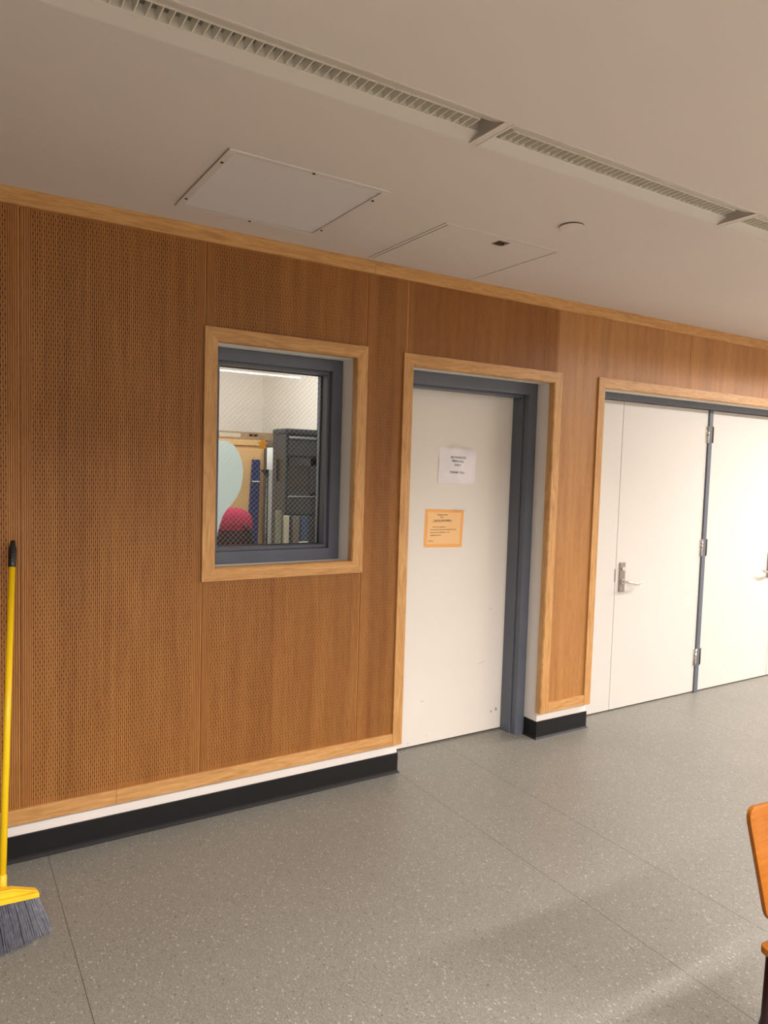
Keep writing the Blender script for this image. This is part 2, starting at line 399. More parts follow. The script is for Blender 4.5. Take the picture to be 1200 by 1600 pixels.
# ------------------------------------------------------------------ hollow-metal frames
def hframe(x0, x1, z0, z1, face, rab, stop, yf, yr, ys, sill, zbot=0.0):
    """metal frame section as one mesh: face, rabbet, stop.  x0..x1,z0..z1 outer"""
    b = MB()
    def ring(o, i, y0, y1):
        # ring of boxes from inset o to inset i between y0 and y1
        zb0, zb1 = (z0 + o, z0 + i) if sill else (z0, z0)
        b.box((x0 + o, y0, z0 + (o if sill else 0)), (x0 + i, y1, z1 - o)); b.box((x1 - i, y0, z0 + (o if sill else 0)), (x1 - o, y1, z1 - o))
        b.box((x0 + i, y0, z1 - i), (x1 - i, y1, z1 - o))
        if sill: b.box((x0 + i, y0, zb0), (x1 - i, y1, zb1))
    ring(0, face, yf, ys); ring(face, face + stop, yr, ys)
    return b
win = struct(empty('window_1', (1.41, .2, 1.16)))
b = hframe(WO[0] + .001, WO[1] - .001, WO[2] + .001, WO[3] - .001, .058, 0, .016, .155, .182, .285, True)
b.build('window_frame', M['grey'], win, .0025)
# black glazing gasket + wired pane
gx0, gx1, gz0, gz1 = WO[0] + .075, WO[1] - .075, WO[2] + .075, WO[3] - .075
b = MB()
for lo, hi in (((gx0, .243, gz0), (gx0 + .004, .256, gz1)), ((gx1 - .004, .243, gz0), (gx1, .256, gz1)), ((gx0, .243, gz1 - .004), (gx1, .256, gz1)), ((gx0, .243, gz0), (gx1, .256, gz0 + .003))): b.box(lo, hi)
b.build('gasket', M['blackp'], win)
b = MB(); b.box((gx0 + .002, .248, gz0 + .002), (gx1 - .002, .254, gz1 - .002)); pane = b.build('pane', M['glass'], win)
b = MB(); pitch = .0262; r = .00038; yw = .251
W, H = gx1 - gx0, gz1 - gz0
for sgn in (1, -1):
    k = -int(H / pitch) - 2
    while k * pitch < W + H:
        # line x = gx0 + c + sgn*s , z = gz0 + s
        c = k * pitch if sgn == 1 else k * pitch
        s0, s1 = (max(0, -c), min(H, W - c)) if sgn == 1 else (max(0, c - W), min(H, c))
        if s1 - s0 > .004:
            b.tube([(gx0 + c + sgn * s0, yw + sgn * .0005, gz0 + s0), (gx0 + c + sgn * s1, yw + sgn * .0005, gz0 + s1)], r * (1.25 if sgn == 1 else .8), 4, sm=False, caps=False)  # up-right wires thickened to stand for their brighter glint
        k += 1
b.build('wire_mesh', M['wire'], pane, weld=False)

door1 = struct(empty('door_1', (2.6, .28, 0)))
hframe(D1[0] + .001, D1[1] - .001, 0, D1[3] - .001, .068, 0, .013, .155, .20, .332, False).build('door_frame', M['grey'], door1, .002)
leaf1 = boxo('door_leaf', (2.175, .283, .010), (3.036, .325, 2.10), M['door1'], door1, .002)
# scuffs low down on the leaf
b = MB()
def scuff(cx, cz, w_, h_, a, y):
    ca, sa = math.cos(a), math.sin(a); pts = []
    for k in range(10):
        t = 2 * PI * k / 10; rr = .8 + .35 * random.random()
        u, v = math.cos(t) * w_ * rr, math.sin(t) * h_ * rr
        pts.append((cx + u * ca - v * sa, y, cz + u * sa + v * ca))
    b.poly(pts)
for a in ((2.955, .125, .006, .010, 0), (2.995, .135, .010, .012, .3), (2.42, .27, .018, .0015, -.4), (2.86, .45, .03, .0012, .2), (2.92, .78, .02, .001, .1), (2.46, .055, .003, .003, 0), (2.33, .03, .004, .003, 0)): scuff(*a, .2824)
b.build('scuff_marks', mat('scuff_grey', (.40, .36, .33), .6), leaf1, weld=False)
# dark closet behind the leaves (closed plaster boxes)
def closet(name, x0, x1):
    b = MB(); b.box((x0, .300, 0), (x1, 1.0, 2.3), skip='-y'); o = struct(b.build(name, M['plaster']))
closet('wall_closet', 3.5, 6.28)

door2 = struct(empty('door_2', (4.89, .2, 0)))
b = MB()
b.box((D2[0] + .001, .155, 2.133), (D2[1] - .001, .298, D2[3] - .001)); b.box((D2[0] + .001, .155, 0), (3.60, .298, 2.133)); b.box((6.18, .155, 0), (D2[1] - .001, .298, 2.133))
b.build('door_frame', M['grey'], door2, .002)
boxo('mullion', (4.870, .178, 0), (4.912, .28, 2.133), M['grey'], door2, .002)
leaves = []
for x0, x1 in ((3.603, 3.9355), (3.9395, 4.868), (4.914, 5.8425), (5.8465, 6.177)):
    leaves.append(boxo('door_leaf', (x0, .190, .009), (x1, .234, 2.130), M['door'], door2, .0015))
def lever(parent, x, s):
    """escutcheon with lever; s=+1 lever points right"""
    y = .190
    b = MB(); b.box((x - .027, y - .010, .832), (x + .027, y, 1.036)); p = b.build('lock_plate', M['steel'], parent, .002)
    b = MB(); b.tube([(x, y - .009, .992), (x, y - .020, .992)], .014, 20); b.box((x - .002, y - .0215, .985), (x + .002, y - .0195, .999)); b.build('key_cylinder', M['chrome'], p)
    b = MB(); b.tube([(x, y - .010, .905), (x, y - .018, .905)], .017, 20)
    P = [(0, .016, .905, .0085), (0, .046, .905, .0085), (.006, .054, .905, .009), (.018, .059, .903, .010), (.036, .061, .899, .0105), (.056, .061, .894, .0105), (.078, .060, .890, .0105), (.098, .058, .888, .0105), (.118, .055, .889, .010), (.136, .052, .893, .010), (.152, .049, .899, .0095), (.164, .047, .904, .008)]
    b.tube([(x + s * p[0], y - p[1], p[2]) for p in P], [p[3] for p in P], 14, flat=(.75, 1.0)); b.build('lever', M['chrome'], p)
lever(leaves[1], 3.998, 1); lever(leaves[2], 5.784, -1)
for x, par in ((3.9375, leaves[0]), (5.8445, leaves[3])):
    b = MB(); b.box((x - .010, .1865, .905), (x + .000, .192, .992)); b.build('strike_plate', M['steel'], par, .001)
def hinge(z0, z1):
    b = MB(); h = z1 - z0
    b.box((4.846, .1865, z0), (4.868, .191, z1)); b.tube([(4.869, .181, z0 - .003), (4.869, .181, z1 + .003)], .0065, 14)
    for i in range(1, 5): b.box((4.8615, .1735, z0 + h * i / 5 - .0006), (4.8765, .1875, z0 + h * i / 5 + .0006))
    b.build('hinge', M['chrome'], door2)
    b = MB(); b.box((4.914, .1865, z0), (4.940, .191, z1)); b.tube([(4.9135, .181, z0 - .003), (4.9135, .181, z1 + .003)], .0065, 14)
    b.build('hinge', M['screw'], door2)  # same metal in a dark colour, painting its dark reflection
for z0, z1 in ((1.893, 2.010), (1.046, 1.168), (.213, .335)): hinge(z0, z1)

# ------------------------------------------------------------------ ceiling lamps, vent, access panel, disc
def fixture(x0, x1, label, lit):
    t = thing('ceiling_light', label, 'ceiling light', ((x0 + x1) / 2, -1.37, CZ), 'recessed louvred lamps in one row')
    b = MB(); zt = CZ + .145; zl = CZ + .020; ya, yb = -1.398, -1.328
    # sloping white reflectors both sides and the two end plates
    for (p, q) in (((FY0, CZ), (ya, zl)), ((FY1, CZ), (yb, zl))):
        d = .002
        b.poly([(x0, p[0], p[1]), (x1, p[0], p[1]), (x1, q[0], q[1]), (x0, q[0], q[1])])
        b.poly([(x0, q[0], q[1]), (x1, q[0], q[1]), (x1, q[0], zt), (x0, q[0], zt)])
        b.poly([(x0, p[0], p[1]), (x1, p[0], p[1]), (x1, p[0], zt), (x0, p[0], zt)])
    b.box((x0, FY0, zt), (x1, FY1, zt + .002)); b.box((x0 - .001, FY0, CZ), (x0 + .0015, FY1, zt)); b.box((x1 - .0015, FY0, CZ), (x1 + .001, FY1, zt))
    b.build('housing', M['trough'], t, weld=False)
    b = MB()
    for y0, y1 in ((FY0 - .004, FY0 + .002), (FY1 - .002, FY1 + .004)): b.box((x0 - .004, y0, CZ - .0012), (x1 + .004, y1, CZ + .001))
    for xx in (x0, x1): b.box((xx - .004, FY0, CZ - .0012), (xx + .004, FY1, CZ + .001))
    b.build('trim_frame', M['white'], t)
    b = MB(); xa, xb = x0 + .05, x1 - .05
    for y in (ya + .002, yb - .004): b.box((xa, y, zl - .004), (xb, y + .0025, zl + .022))
    n = 42
    for i in range(n + 1):
        x = xa + (xb - xa) * i / n
        b.prism([(x - .0014, zl - .003), (x + .0014, zl - .003), (x + .0045, zl + .020), (x - .0045, zl + .020)], 'y', ya + .004, yb - .004)
    b.build('louver', M['louver'], t, weld=False)
    b = MB(); b.tube([(x0 + .03, -1.363, zl + .055), (x1 - .03, -1.363, zl + .055)], .013, 16); b.build('tube', M['tubelit' if lit else 'tube'], t)
LBL = {-1: 'unlit louvred lamp across the top left, ending above the square vent', 0: 'unlit louvred lamp in the middle of the row, above the round cover plate', 1: 'short visible end of an unlit louvred lamp at the right picture edge',
       2: 'lit louvred lamp over the double doors, fourth along the row', 3: 'lit louvred lamp next but one from the right wall, out of the picture', -2: 'unlit louvred lamp left of the picture, near the left wall', -3: 'leftmost unlit louvred lamp touching the left wall side', 4: 'added unseen lit louvred lamp at the far right end of the row'}  # far right lamp is added to brighten the ceiling there
for k in range(-1, 5):
    fixture(*FX[k + 3], LBL[k], k >= 2)
for k in (-3, -2):
    x0, x1 = FX[k + 3]; bb = MB(); bb.box((x0, FY0, CZ), (x1, FY1, CZ + .01)); o = struct(bb.build('ceiling_infill', M['ceiling']))
# lit row behind the camera (it is what the window pane mirrors)
for x0, x1, l in ((-1.5, .98, 'long lit strip lamp on the ceiling behind the camera, left one'), (1.02, 3.60, 'long lit strip lamp on the ceiling behind the camera, right one')):
    t = thing('strip_lamp', l, 'ceiling light', ((x0 + x1) / 2, -4.08, CZ), 'lit strip lamps behind the camera')
    b = MB(); b.box((x0, -4.14, CZ - .014), (x1, -4.02, CZ - .0005)); b.build('lamp_body', M['white'], t, .001)
    b = MB(); b.box((x0 + .01, -4.09, CZ - .030), (x1 - .01, -4.07, CZ - .0145)); b.build('diffuser', M['lens'], t)

v = thing('ceiling_vent', 'square white louvred air grille on the ceiling above the window', 'air vent', (1.118, -.495, CZ))
b = MB(); f0, f1, h0, h1 = .810, 1.427, -.812, -.180
for lo, hi in (((f0, h0), (f1, h0 + .026)), ((f0, h1 - .026), (f1, h1)), ((f0, h0 + .026), (f0 + .026, h1 - .026)), ((f1 - .026, h0 + .026), (f1, h1 - .026))):
    b.box((lo[0], lo[1], CZ - .006), (hi[0], hi[1], CZ))
b.build('frame', M['white'], v, .002)
b = MB(); yv = h0 + .030; n = 34; st = (h1 - h0 - .056) / n
for i in range(n):
    y = h0 + .028 + i * st
    b.prism([(y, CZ + .006), (y + .0015, CZ + .007), (y + st * .66, CZ - .003), (y + st * .66 - .0015, CZ - .0045)], 'x', f0 + .026, f1 - .026)
b.build('grille', mat('vent_slat', (.56, .50, .45), .5), v, weld=False)
boxo('duct_shade', (VX0 + .002, VY0 + .002, CZ + .05), (VX1 - .002, VY1 - .002, CZ + .055), M['screw'], v)  # flat dark plate painting the shade between the slats
for x, y in ((.823, -.70), (.823, -.29), (1.118, -.799), (1.118, -.193), (1.414, -.70), (1.414, -.27)):
    b = MB(); b.tube([(x, y, CZ - .006), (x, y, CZ - .0085)], .0055, 12); b.build('screw', M['screw'], v)

a = thing('access_panel', 'flush square ceiling hatch with small latch above the door', 'access panel', (2.12, -.34, CZ))
b = MB()
for lo, hi in (((AX0 - .014, AY0 - .014), (AX1 + .010, AY0)), ((AX0 - .014, AY1), (AX1 + .010, AY1 + .010)), ((AX0 - .014, AY0), (AX0, AY1)), ((AX1, AY0), (AX1 + .010, AY1))):
    b.box((lo[0], lo[1], CZ - .003), (hi[0], hi[1], CZ + .003))
b.build('frame', M['ceiling'], a)
dr = boxo('hatch_door', (AX0 + .007, AY0 + .004, CZ - .0025), (AX1 - .005, AY1 - .004, CZ + .002), M['ceiling'], a)
boxo('gap_shade_sheet', (AX0 - .01, AY0 - .01, CZ + .0035), (AX1 + .008, AY1 + .008, CZ + .006), M['hole'], a)  # dark sheet that paints the shade in the hatch gaps
b = MB(); b.box((2.115, -.617, CZ - .004), (2.175, -.560, CZ - .001)); lt = b.build('latch', M['steel'], dr)
b = MB(); b.box((2.123, -.608, CZ - .0055), (2.152, -.572, CZ - .004)); b.tube([(2.160, -.588, CZ - .004), (2.160, -.588, CZ - .008)], .005, 10); b.build('latch_slot', M['blackp'], lt)

b = MB(); b.tube([(2.230, -.932, CZ - .004), (2.230, -.932, CZ - .007), (2.230, -.932, CZ - .008)], [.051, .051, .049], 40)
disc = b.build('cover_plate', M['white']); tag(disc, 'round white blank cover plate on the ceiling right of the hatch', 'cover plate')
b = MB(); b.tube([(2.230, -.932, CZ), (2.230, -.932, CZ - .0045)], .050, 40); b.build('shadow_gap', M['screw'], disc)  # solid dark disc, its colour stands for shade under the rim

# ------------------------------------------------------------------ text helper
def text(body, size, m, parent, x, z, y, align='CENTER', bold=0.0, sx=1.0, rot=0.0, name='lettering'):
    c = bpy.data.curves.new(name, 'FONT'); c.body = body; c.size = size; c.align_x = align; c.offset = bold; c.extrude = .0001
    tmp = bpy.data.objects.new(name, c); COL.objects.link(tmp)
    bpy.context.view_layer.update()
    me = bpy.data.meshes.new_from_object(tmp.evaluated_get(bpy.context.evaluated_depsgraph_get()))
    bpy.data.objects.remove(tmp); me.materials.clear(); me.materials.append(m)
    me.transform(Matrix.Translation((x, y, z)) @ Matrix.Rotation(rot, 4, 'Y') @ Matrix.Rotation(PI / 2, 4, 'X') @ Matrix.Diagonal((sx, 1, 1, 1)))
    return me
def text_part(lines, m, parent, name='text_line'):
    for args in lines:
        me = text(args[0], args[1], m, parent, *args[2:])
        o = bpy.data.objects.new(name, me); COL.objects.link(o); o.parent = parent; o.matrix_parent_inverse = Matrix.Translation(parent.location).inverted()

def wavy_sheet(x0, x1, z0, z1, y, amp, seed, n=14, corners=None):
    b = MB(); rnd = random.Random(seed); ph = [rnd.random() * 6 for _ in range(6)]
    c = corners or [(x0, z0), (x1, z0), (x1, z1), (x0, z1)]
    def P(i, j, dy=0):
        u, v = i / n, j / n
        x = (c[0][0] * (1 - u) + c[1][0] * u) * (1 - v) + (c[3][0] * (1 - u) + c[2][0] * u) * v
        z = (c[0][1] * (1 - u) + c[1][1] * u) * (1 - v) + (c[3][1] * (1 - u) + c[2][1] * u) * v
        d = amp * (.5 + .25 * math.sin(7 * u + ph[0] + 3 * v) + .25 * math.sin(9 * v + ph[1] - 4 * u))
        return (x, y - d - dy, z)
    for i in range(n):
        for j in range(n): b.poly([P(i, j), P(i + 1, j), P(i + 1, j + 1), P(i, j + 1)], 0, sm=True)
    return b
YD = .283
wn = thing('notice', 'white notice in a clear sleeve taped high on the single door', 'notice', (2.615, YD, 1.555))
wavy_sheet(0, 0, 0, 0, YD - .0006, .0035, 3, corners=[(2.478, 1.562), (2.748, 1.556), (2.755, 1.757), (2.484, 1.770)]).build('sheet', M['paper'], wn)
text_part([('AUTHORIZED', .0185, 2.622, 1.704, YD - .0043, 'CENTER', .00025, .98, .02), ('PERSONAL', .0185, 2.620, 1.682, YD - .0043, 'CENTER', .00025, .98, .02), ('ONLY', .0185, 2.618, 1.660, YD - .0043, 'CENTER', .00025, .98, .02), ('THANK YOU', .0185, 2.616, 1.616, YD - .0043, 'CENTER', .00025, .98, .02)], M['ink'], wn)
wavy_sheet(0, 0, 0, 0, YD - .0065, .004, 5, corners=[(2.466, 1.550), (2.745, 1.548), (2.765, 1.772), (2.472, 1.774)]).build('plastic_sleeve', M['sleeve'], wn)
b = MB()
for (x, z, a_) in ((2.575, 1.772, .35), (2.640, 1.776, -.2), (2.70, 1.764, .15)):
    ca, sa = math.cos(a_), math.sin(a_)
    pts = []
    for i in range(7):
        u = (i / 6 - .5) * .066
        for v_ in (-.013, .013): pts.append((x + u * ca - v_ * sa, YD - .0105 - .0028 * math.sin(i * 1.9), z + u * sa + v_ * ca))
    for i in range(6): b.poly([pts[2 * i], pts[2 * i + 2], pts[2 * i + 3], pts[2 * i + 1]], sm=True)
b.build('tape', M['sleeve'], wn)
on = thing('notice', 'orange notice taped at waist-to-chest height on the single door', 'notice', (2.535, YD, 1.18))
wavy_sheet(0, 0, 0, 0, YD - .0006, .0012, 9, corners=[(2.394, 1.183), (2.672, 1.176), (2.680, 1.398), (2.398, 1.407)]).build('sheet', M['orangep'], on)
wavy_sheet(0, 0, 0, 0, YD - .0019, .0006, 9, corners=[(2.412, 1.201), (2.652, 1.196), (2.660, 1.382), (2.416, 1.389)]).build('inner_panel', M['orangel'], on)
L = YD - .0028
text_part([('Property is for', .0125, 2.522, 1.368, L, 'CENTER', .0001), ('use by', .0095, 2.517, 1.3545, L, 'CENTER', .0001), ('THEATRE DEPARTMENT', .0125, 2.522, 1.334, L, 'CENTER', .0001, .95),
           ('This is not a storage room.', .0088, 2.452, 1.298, L, 'LEFT', .0), ('This room is reserved for Theatre department use only.', .0088, 2.438, 1.282, L, 'LEFT', .0, .93),
           ('Please do not leave anything here or move', .0088, 2.438, 1.266, L, 'LEFT', .0, .93), ('anything in this room.', .0088, 2.438, 1.250, L, 'LEFT', .0), ('Thank you', .0088, 2.424, 1.217, L, 'LEFT', .0)], M['ink'], on)
b = MB(); b.box((2.445, L - .0002, 1.3305), (2.599, L, 1.3318)); b.build('underline', M['ink'], on)
b = MB(); b.box((2.60, YD - .003, 1.392), (2.69, YD - .0024, 1.409)); b.build('tape', M['sleeve'], on)

# ------------------------------------------------------------------ broom
br = thing('broom', 'yellow angle broom with grey bristles and black tip leaning on wood wall', 'broom', (.20, -.50, 0))
T = Vector((.247, -.004, 1.318)); B0 = Vector((.179, -.412, .150)); d = (T - B0).normalized()
T = T - Vector((0, .012, 0))
d = (T - B0).normalized()
b = MB(); b.tube([B0 + d * .015, T - d * .098], .0120, 20); h = b.build('handle', M['yellow'], br)
b = MB(); b.tube([T - d * .105, T - d * .100, T - d * .03, T - d * .022, T - d * .004, T], [.0133, .0145, .0138, .0108, .0085, .006], 20)
for i in range(5): b.tube([T - d * (.088 - .011 * i), T - d * (.084 - .011 * i)], .0148, 20)
b.build('hand_grip', M['blackp'], br)
# head: ribbed triangular cap ; wl = direction along the head
wl = Vector((.115, .030, -.022)).normalized(); nrm = wl.cross(d).normalized()
def HP(u, v_, q): # u along head, v up, q thickness toward camera
    p = Vector((.175, -.455, .128)) + wl * u + Vector((0, .12, .993)) * v_ + Vector((.25, -.96, 0)) * q
    return tuple(p)
b = MB()
out = [(-.16, .008), (.118, .008), (.118, .017), (.035, .040), (-.045, .040), (-.16, .020)]
low = [(-.16, 0), (.118, 0), (.118, .016), (-.16, .016)]
def slab(o2, q0, q1):
    n = len(o2)
    for i in range(n): b.poly([HP(*o2[i], q0), HP(*o2[(i + 1) % n], q0), HP(*o2[(i + 1) % n], q1), HP(*o2[i], q1)])
    b.poly([HP(*p, q0) for p in o2]); b.poly([HP(*p, q1) for p in reversed(o2)])
slab(out, -.010, .008); slab(low, -.020, .022)
slab([(.118, .014), (.118, .019), (.035, .043), (-.045, .043), (-.045, .038), (.035, .037)], -.014, .014)
b.build('broom_head', M['yellowh'], br, .0015)
b = MB(); b.tube([B0 - d * .035, B0 + d * .045, B0 + d * .047], [.0165, .0140, .0125], 18); b.build('socket', M['yellowh'], br)
b = MB(); rb = random.Random(3)
for i in range(34):
    for j in range(4):
        u0 = -.152 + .264 * i / 33; q0 = -.014 + .0095 * j
        for k in range(7):
            uu = u0 + rb.gauss(0, .0018); p0 = Vector(HP(uu, .001, q0 + rb.gauss(0, .0012)))
            fu = (i / 33)
            # tips fan outward at the end and are cut on the floor
            spread = .012 + .026 * fu ** 2
            tip = Vector((p0.x + spread + rb.gauss(0, .004), p0.y - .078 - .012 * (3 - j) * -.6 + rb.gauss(0, .004) + (.015 if fu > .8 else 0), .001 + abs(rb.gauss(0, .004))))
            mid = p0.lerp(tip, .5) + Vector((rb.gauss(0, .0018), rb.gauss(0, .0018), 0))
            b.tube([p0, mid, tip], [.0010, .0010, .0008], 3, caps=False)
b.build('bristles', M['bristle'], br, weld=False)

# ------------------------------------------------------------------ orange plywood chair at the right edge
ch = thing('chair', 'orange plywood chair with dark legs cut off by the right picture edge', 'chair', (2.0, -2.35, 0))
def shell(outline, thick, curve, axis):
    b = MB(); pass
# backrest: tapered rounded panel, local u along width, v up
def rounded(pts, r, n=6):
    out = []
    for i in range(len(pts)):
        p0, p, p1 = Vector(pts[i - 1]), Vector(pts[i]), Vector(pts[(i + 1) % len(pts)])
        a_, c_ = (p0 - p).normalized(), (p1 - p).normalized()
        s, e = p + a_ * r, p + c_ * r
        for k in range(n + 1):
            t = k / n; q = s * (1 - t) ** 2 + p * 2 * t * (1 - t) + e * t * t; out.append((q.x, q.y))
    return out
CH = Matrix.Translation((1.800, -2.125, 0)) @ Matrix.Rotation(math.radians(-8), 4, 'Z')
def CP(x, y, z): return tuple(CH @ Vector((x, y, z)))
def panel(outline, f, thick, name, m, par, rows=1):
    """outline (u,v) -> f(u,v,q)"""
    b = MB(); n = len(outline); cx = sum(p[0] for p in outline) / n; cy = sum(p[1] for p in outline) / n
    rings = [[(cx + (p[0] - cx) * t, cy + (p[1] - cy) * t) for p in outline] for t in (1, .8, .6, .4, .2)]
    for q, fl in ((0, 1), (thick, -1)):
        for a_ in range(len(rings) - 1):
            for i in range(n):
                j = (i + 1) % n
                b.poly([f(*rings[a_][i], q), f(*rings[a_][j], q), f(*rings[a_ + 1][j], q), f(*rings[a_ + 1][i], q)], 0, 'x', sm=True)
        b.poly([f(*p, q) for p in rings[-1]], 0, 'x', sm=True)
    for i in range(n):
        j = (i + 1) % n; b.poly([f(*outline[i], 0), f(*outline[j], 0), f(*outline[j], thick), f(*outline[i], thick)], 0, 'x')
    return b.build(name, m, par, .002)
back = rounded([(.0, .772), (.42, .772), (.332, .448), (.088, .448)], .040)
panel(back, lambda u, v_, q: CP(u, .02 - .03 * (1 - ((u - .21) / .21) ** 2) * -1 + (v_ - .50) * .10 + q, v_), .014, 'backrest', M['chairw'], ch)
seat = rounded([(-.018, -.012), (.438, -.012), (.41, -.42), (.01, -.42)], .032)
panel(seat, lambda u, v_, q: CP(u, v_, .452 - .012 * math.cos((u - .21) / .21 * PI / 2) + q - .018), .018, 'seat', M['chairw'], ch)
for sx in (0, 1):
    x = .022 if not sx else .398
    b = MB(); b.tube([CP(x, -.03, .43), CP(x, -.025, .25), CP(x - .01 * (1 - 2 * sx), .02, 0)], [.015, .014, .012], 12); b.build('leg', M['chairleg'], ch)
    b = MB(); b.tube([CP(x + .01 * (1 - 2 * sx), -.36, .43), CP(x, -.38, 0)], [.015, .012], 12); b.build('leg', M['chairleg'], ch)
    xx = .13 if not sx else .29
    b = MB(); b.tube([CP(xx, -.02, .432), CP(xx, .055, .45), CP(xx, .078, .52), CP(xx, .086, .64)], .010, 10); b.build('back_support', M['chairleg'], ch)
b = MB()
for y in (-.03, -.36): b.tube([CP(.022, y, .424), CP(.398, y, .424)], .011, 10)
for x in (.025, .395): b.tube([CP(x, -.03, .424), CP(x, -.36, .424)], .011, 10)
b.build('seat_frame', M['chairleg'], ch)

# ------------------------------------------------------------------ storage room behind the window
SX0, SX1, SY, SZ = -.6, 2.055, 1.93, 2.62
def inner(name, lo, hi, m='plaster'): return struct(boxo(name, lo, hi, M[m]))
inner('wall_storage_back', (SX0 - .1, SY, 0), (SX1 + .06, SY + .1, SZ))
inner('wall_storage_right', (SX1, .301, 0), (SX1 + .03, SY, SZ))
inner('wall_storage_left', (SX0 - .1, .301, 0), (SX0, SY, SZ))
inner('ceiling_storage', (SX0 - .1, .301, SZ), (SX1 + .03, SY + .1, SZ + .03), 'ceiling')
inner('floor_storage', (SX0 - .1, .301, -.08), (SX1 + .03, SY + .1, 0), 'bench')
t = thing('storage_lamp', 'white ceiling lamp inside the storage room behind the wired window', 'ceiling light', (1.0, 1.0, SZ))
boxo('lamp_body', (.34, .38, SZ - .015), (1.66, 1.26, SZ - .0005), M['white'], t, .002)

cb = thing('storage_cabinet', 'tall tan wooden cabinet at the back of the storage room', 'cabinet', (1.66, 1.7, 0))
boxo('body', (1.42, 1.52, 0), (1.905, 1.90, 1.757), M['tan'], cb, .003)
boxo('top_board', (1.41, 1.505, 1.757), (1.905, 1.90, 1.795), M['tan'], cb, .003)
boxo('door_panel', (1.44, 1.508, .08), (1.885, 1.520, 1.735), M['tan'], cb, .002)
for x, z, w_ in ((1.668, 1.53, .012), (1.672, 1.50, .012), (1.676, 1.47, .01)):
    boxo('hinge', (x - w_ / 2, 1.500, z - .012), (x + w_ / 2, 1.508, z + .012), M['steel'], cb)
bx = thing('cardboard_box', 'flat brown cardboard box lying on top of the tan cabinet', 'box', (1.72, 1.7, 1.795))
boxo('carton', (1.60, 1.56, 1.796), (2.00, 1.88, 1.850), M['cardboard'], bx, .002)
boxo('tape', (1.60, 1.5585, 1.812), (1.75, 1.5598, 1.840), M['beige'], bx)
b = MB(); b.box((1.81, 1.5585, 1.822), (1.835, 1.5598, 1.838)); b.box((1.842, 1.5585, 1.822), (1.872, 1.5598, 1.838)); b.build('printing', M['hole'], bx)
# navy roll leaning on the cabinet
nv = thing('navy_board', 'narrow navy blue board leaning upright against the tan cabinet', 'board', (1.68, 1.25, 0))
b = MB(); P4 = [((1.797, 1.450), (1.852, 1.450), 1.664), ((1.630, 1.24), (1.745, 1.24), 0.0)]
(t0, t1, zt), (c0, c1, zb) = P4
F = [(c0[0], c0[1], zb), (c1[0], c1[1], zb), (t1[0], t1[1], zt), (t0[0], t0[1], zt)]; Bk = [(x, y + .022, z) for x, y, z in F]
b.poly(F); b.poly(Bk[::-1])
for i in range(4): j = (i + 1) % 4; b.poly([F[i], F[j], Bk[j], Bk[i]])
b.build('slat', M['navy'], nv, .002)
b = MB(); b.box((1.785, 1.420, 1.515), (1.835, 1.426, 1.522)); b.build('white_tag', M['whitebag'], nv)

# dark grey storage case
dc = thing('plastic_cabinet', 'dark charcoal plastic cabinet with recessed handles right of the tan cabinet', 'cabinet', (1.87, 1.1, 0))
FXa, FXb, FYf, FYb = 1.790, 2.045, .90, 1.098
b = MB(); b.box((FXa + .012, FYf + .012, 0), (FXb, FYb - .012, 1.845)); b.build('body', M['charcoal'], dc, .006, 3)
b = MB(); b.box((FXa - .006, FYf - .006, 1.822), (FXb, FYb, 1.856)); b.build('lid', M['charcoal'], dc, .010, 3)
# left side skin with a tall narrow opening, front skin with two wide ones
b = MB(); y0, y1 = .925, 1.035
b.box((FXa, FYf, 0), (FXa + .012, y0, 1.822)); b.box((FXa, y1, 0), (FXa + .012, FYb, 1.822))
b.box((FXa, y0, 0), (FXa + .012, y1, 1.535)); b.box((FXa, y0, 1.668), (FXa + .012, y1, 1.822)); b.build('side_panel', M['charcoal'], dc, .003)
boxo('side_opening_shade', (FXa + .0105, y0, 1.535), (FXa + .0125, y1, 1.668), M['blackp'], dc)  # black sheet painting the shade inside the side opening
for z0, z1 in ((1.690, 1.790), (1.335, 1.440), (.90, 1.325), (.45, .89), (.02, .44)):
    boxo('drawer_front', (FXa + .014, FYf - .002, z0), (FXb - .03, FYf + .013, z1), M['charcoal'], dc, .006)
b = MB(); z0, z1 = 1.448, 1.682
b.box((FXa + .014, FYf, 1.632), (FXb - .03, FYf + .012, z1)); b.box((FXa + .014, FYf, z0), (FXb - .03, FYf + .012, 1.470))
for x0, x1 in ((FXa + .014, FXa + .026), (FXb - .09, FXb - .03)): b.box((x0, FYf, z0), (x1, FYf + .012, z1))
b.build('open_shelf_front', M['charcoal'], dc, .003)
boxo('front_opening_shade', (FXa + .02, FYf + .0105, 1.46), (FXb - .085, FYf + .0125, 1.64), M['blackp'], dc)  # black backing, colour stands for the shade within the shelf
GB = mat('grey_bar', (.20, .22, .25), .3)
for z, r_ in ((1.802, .008), (1.444, .005)):
    b = MB(); b.tube([(FXa + .02, FYf - .004, z), (FXb - .035, FYf - .004, z)], r_, 10); b.build('handle_bar', GB, dc)
for z in (1.735, 1.655, 1.40): b = MB(); b.tube([(FXa + .06, FYf - .0015, z), (FXa + .06, FYf - .007, z)], .007, 10); b.build('knob', M['blackp'], dc)

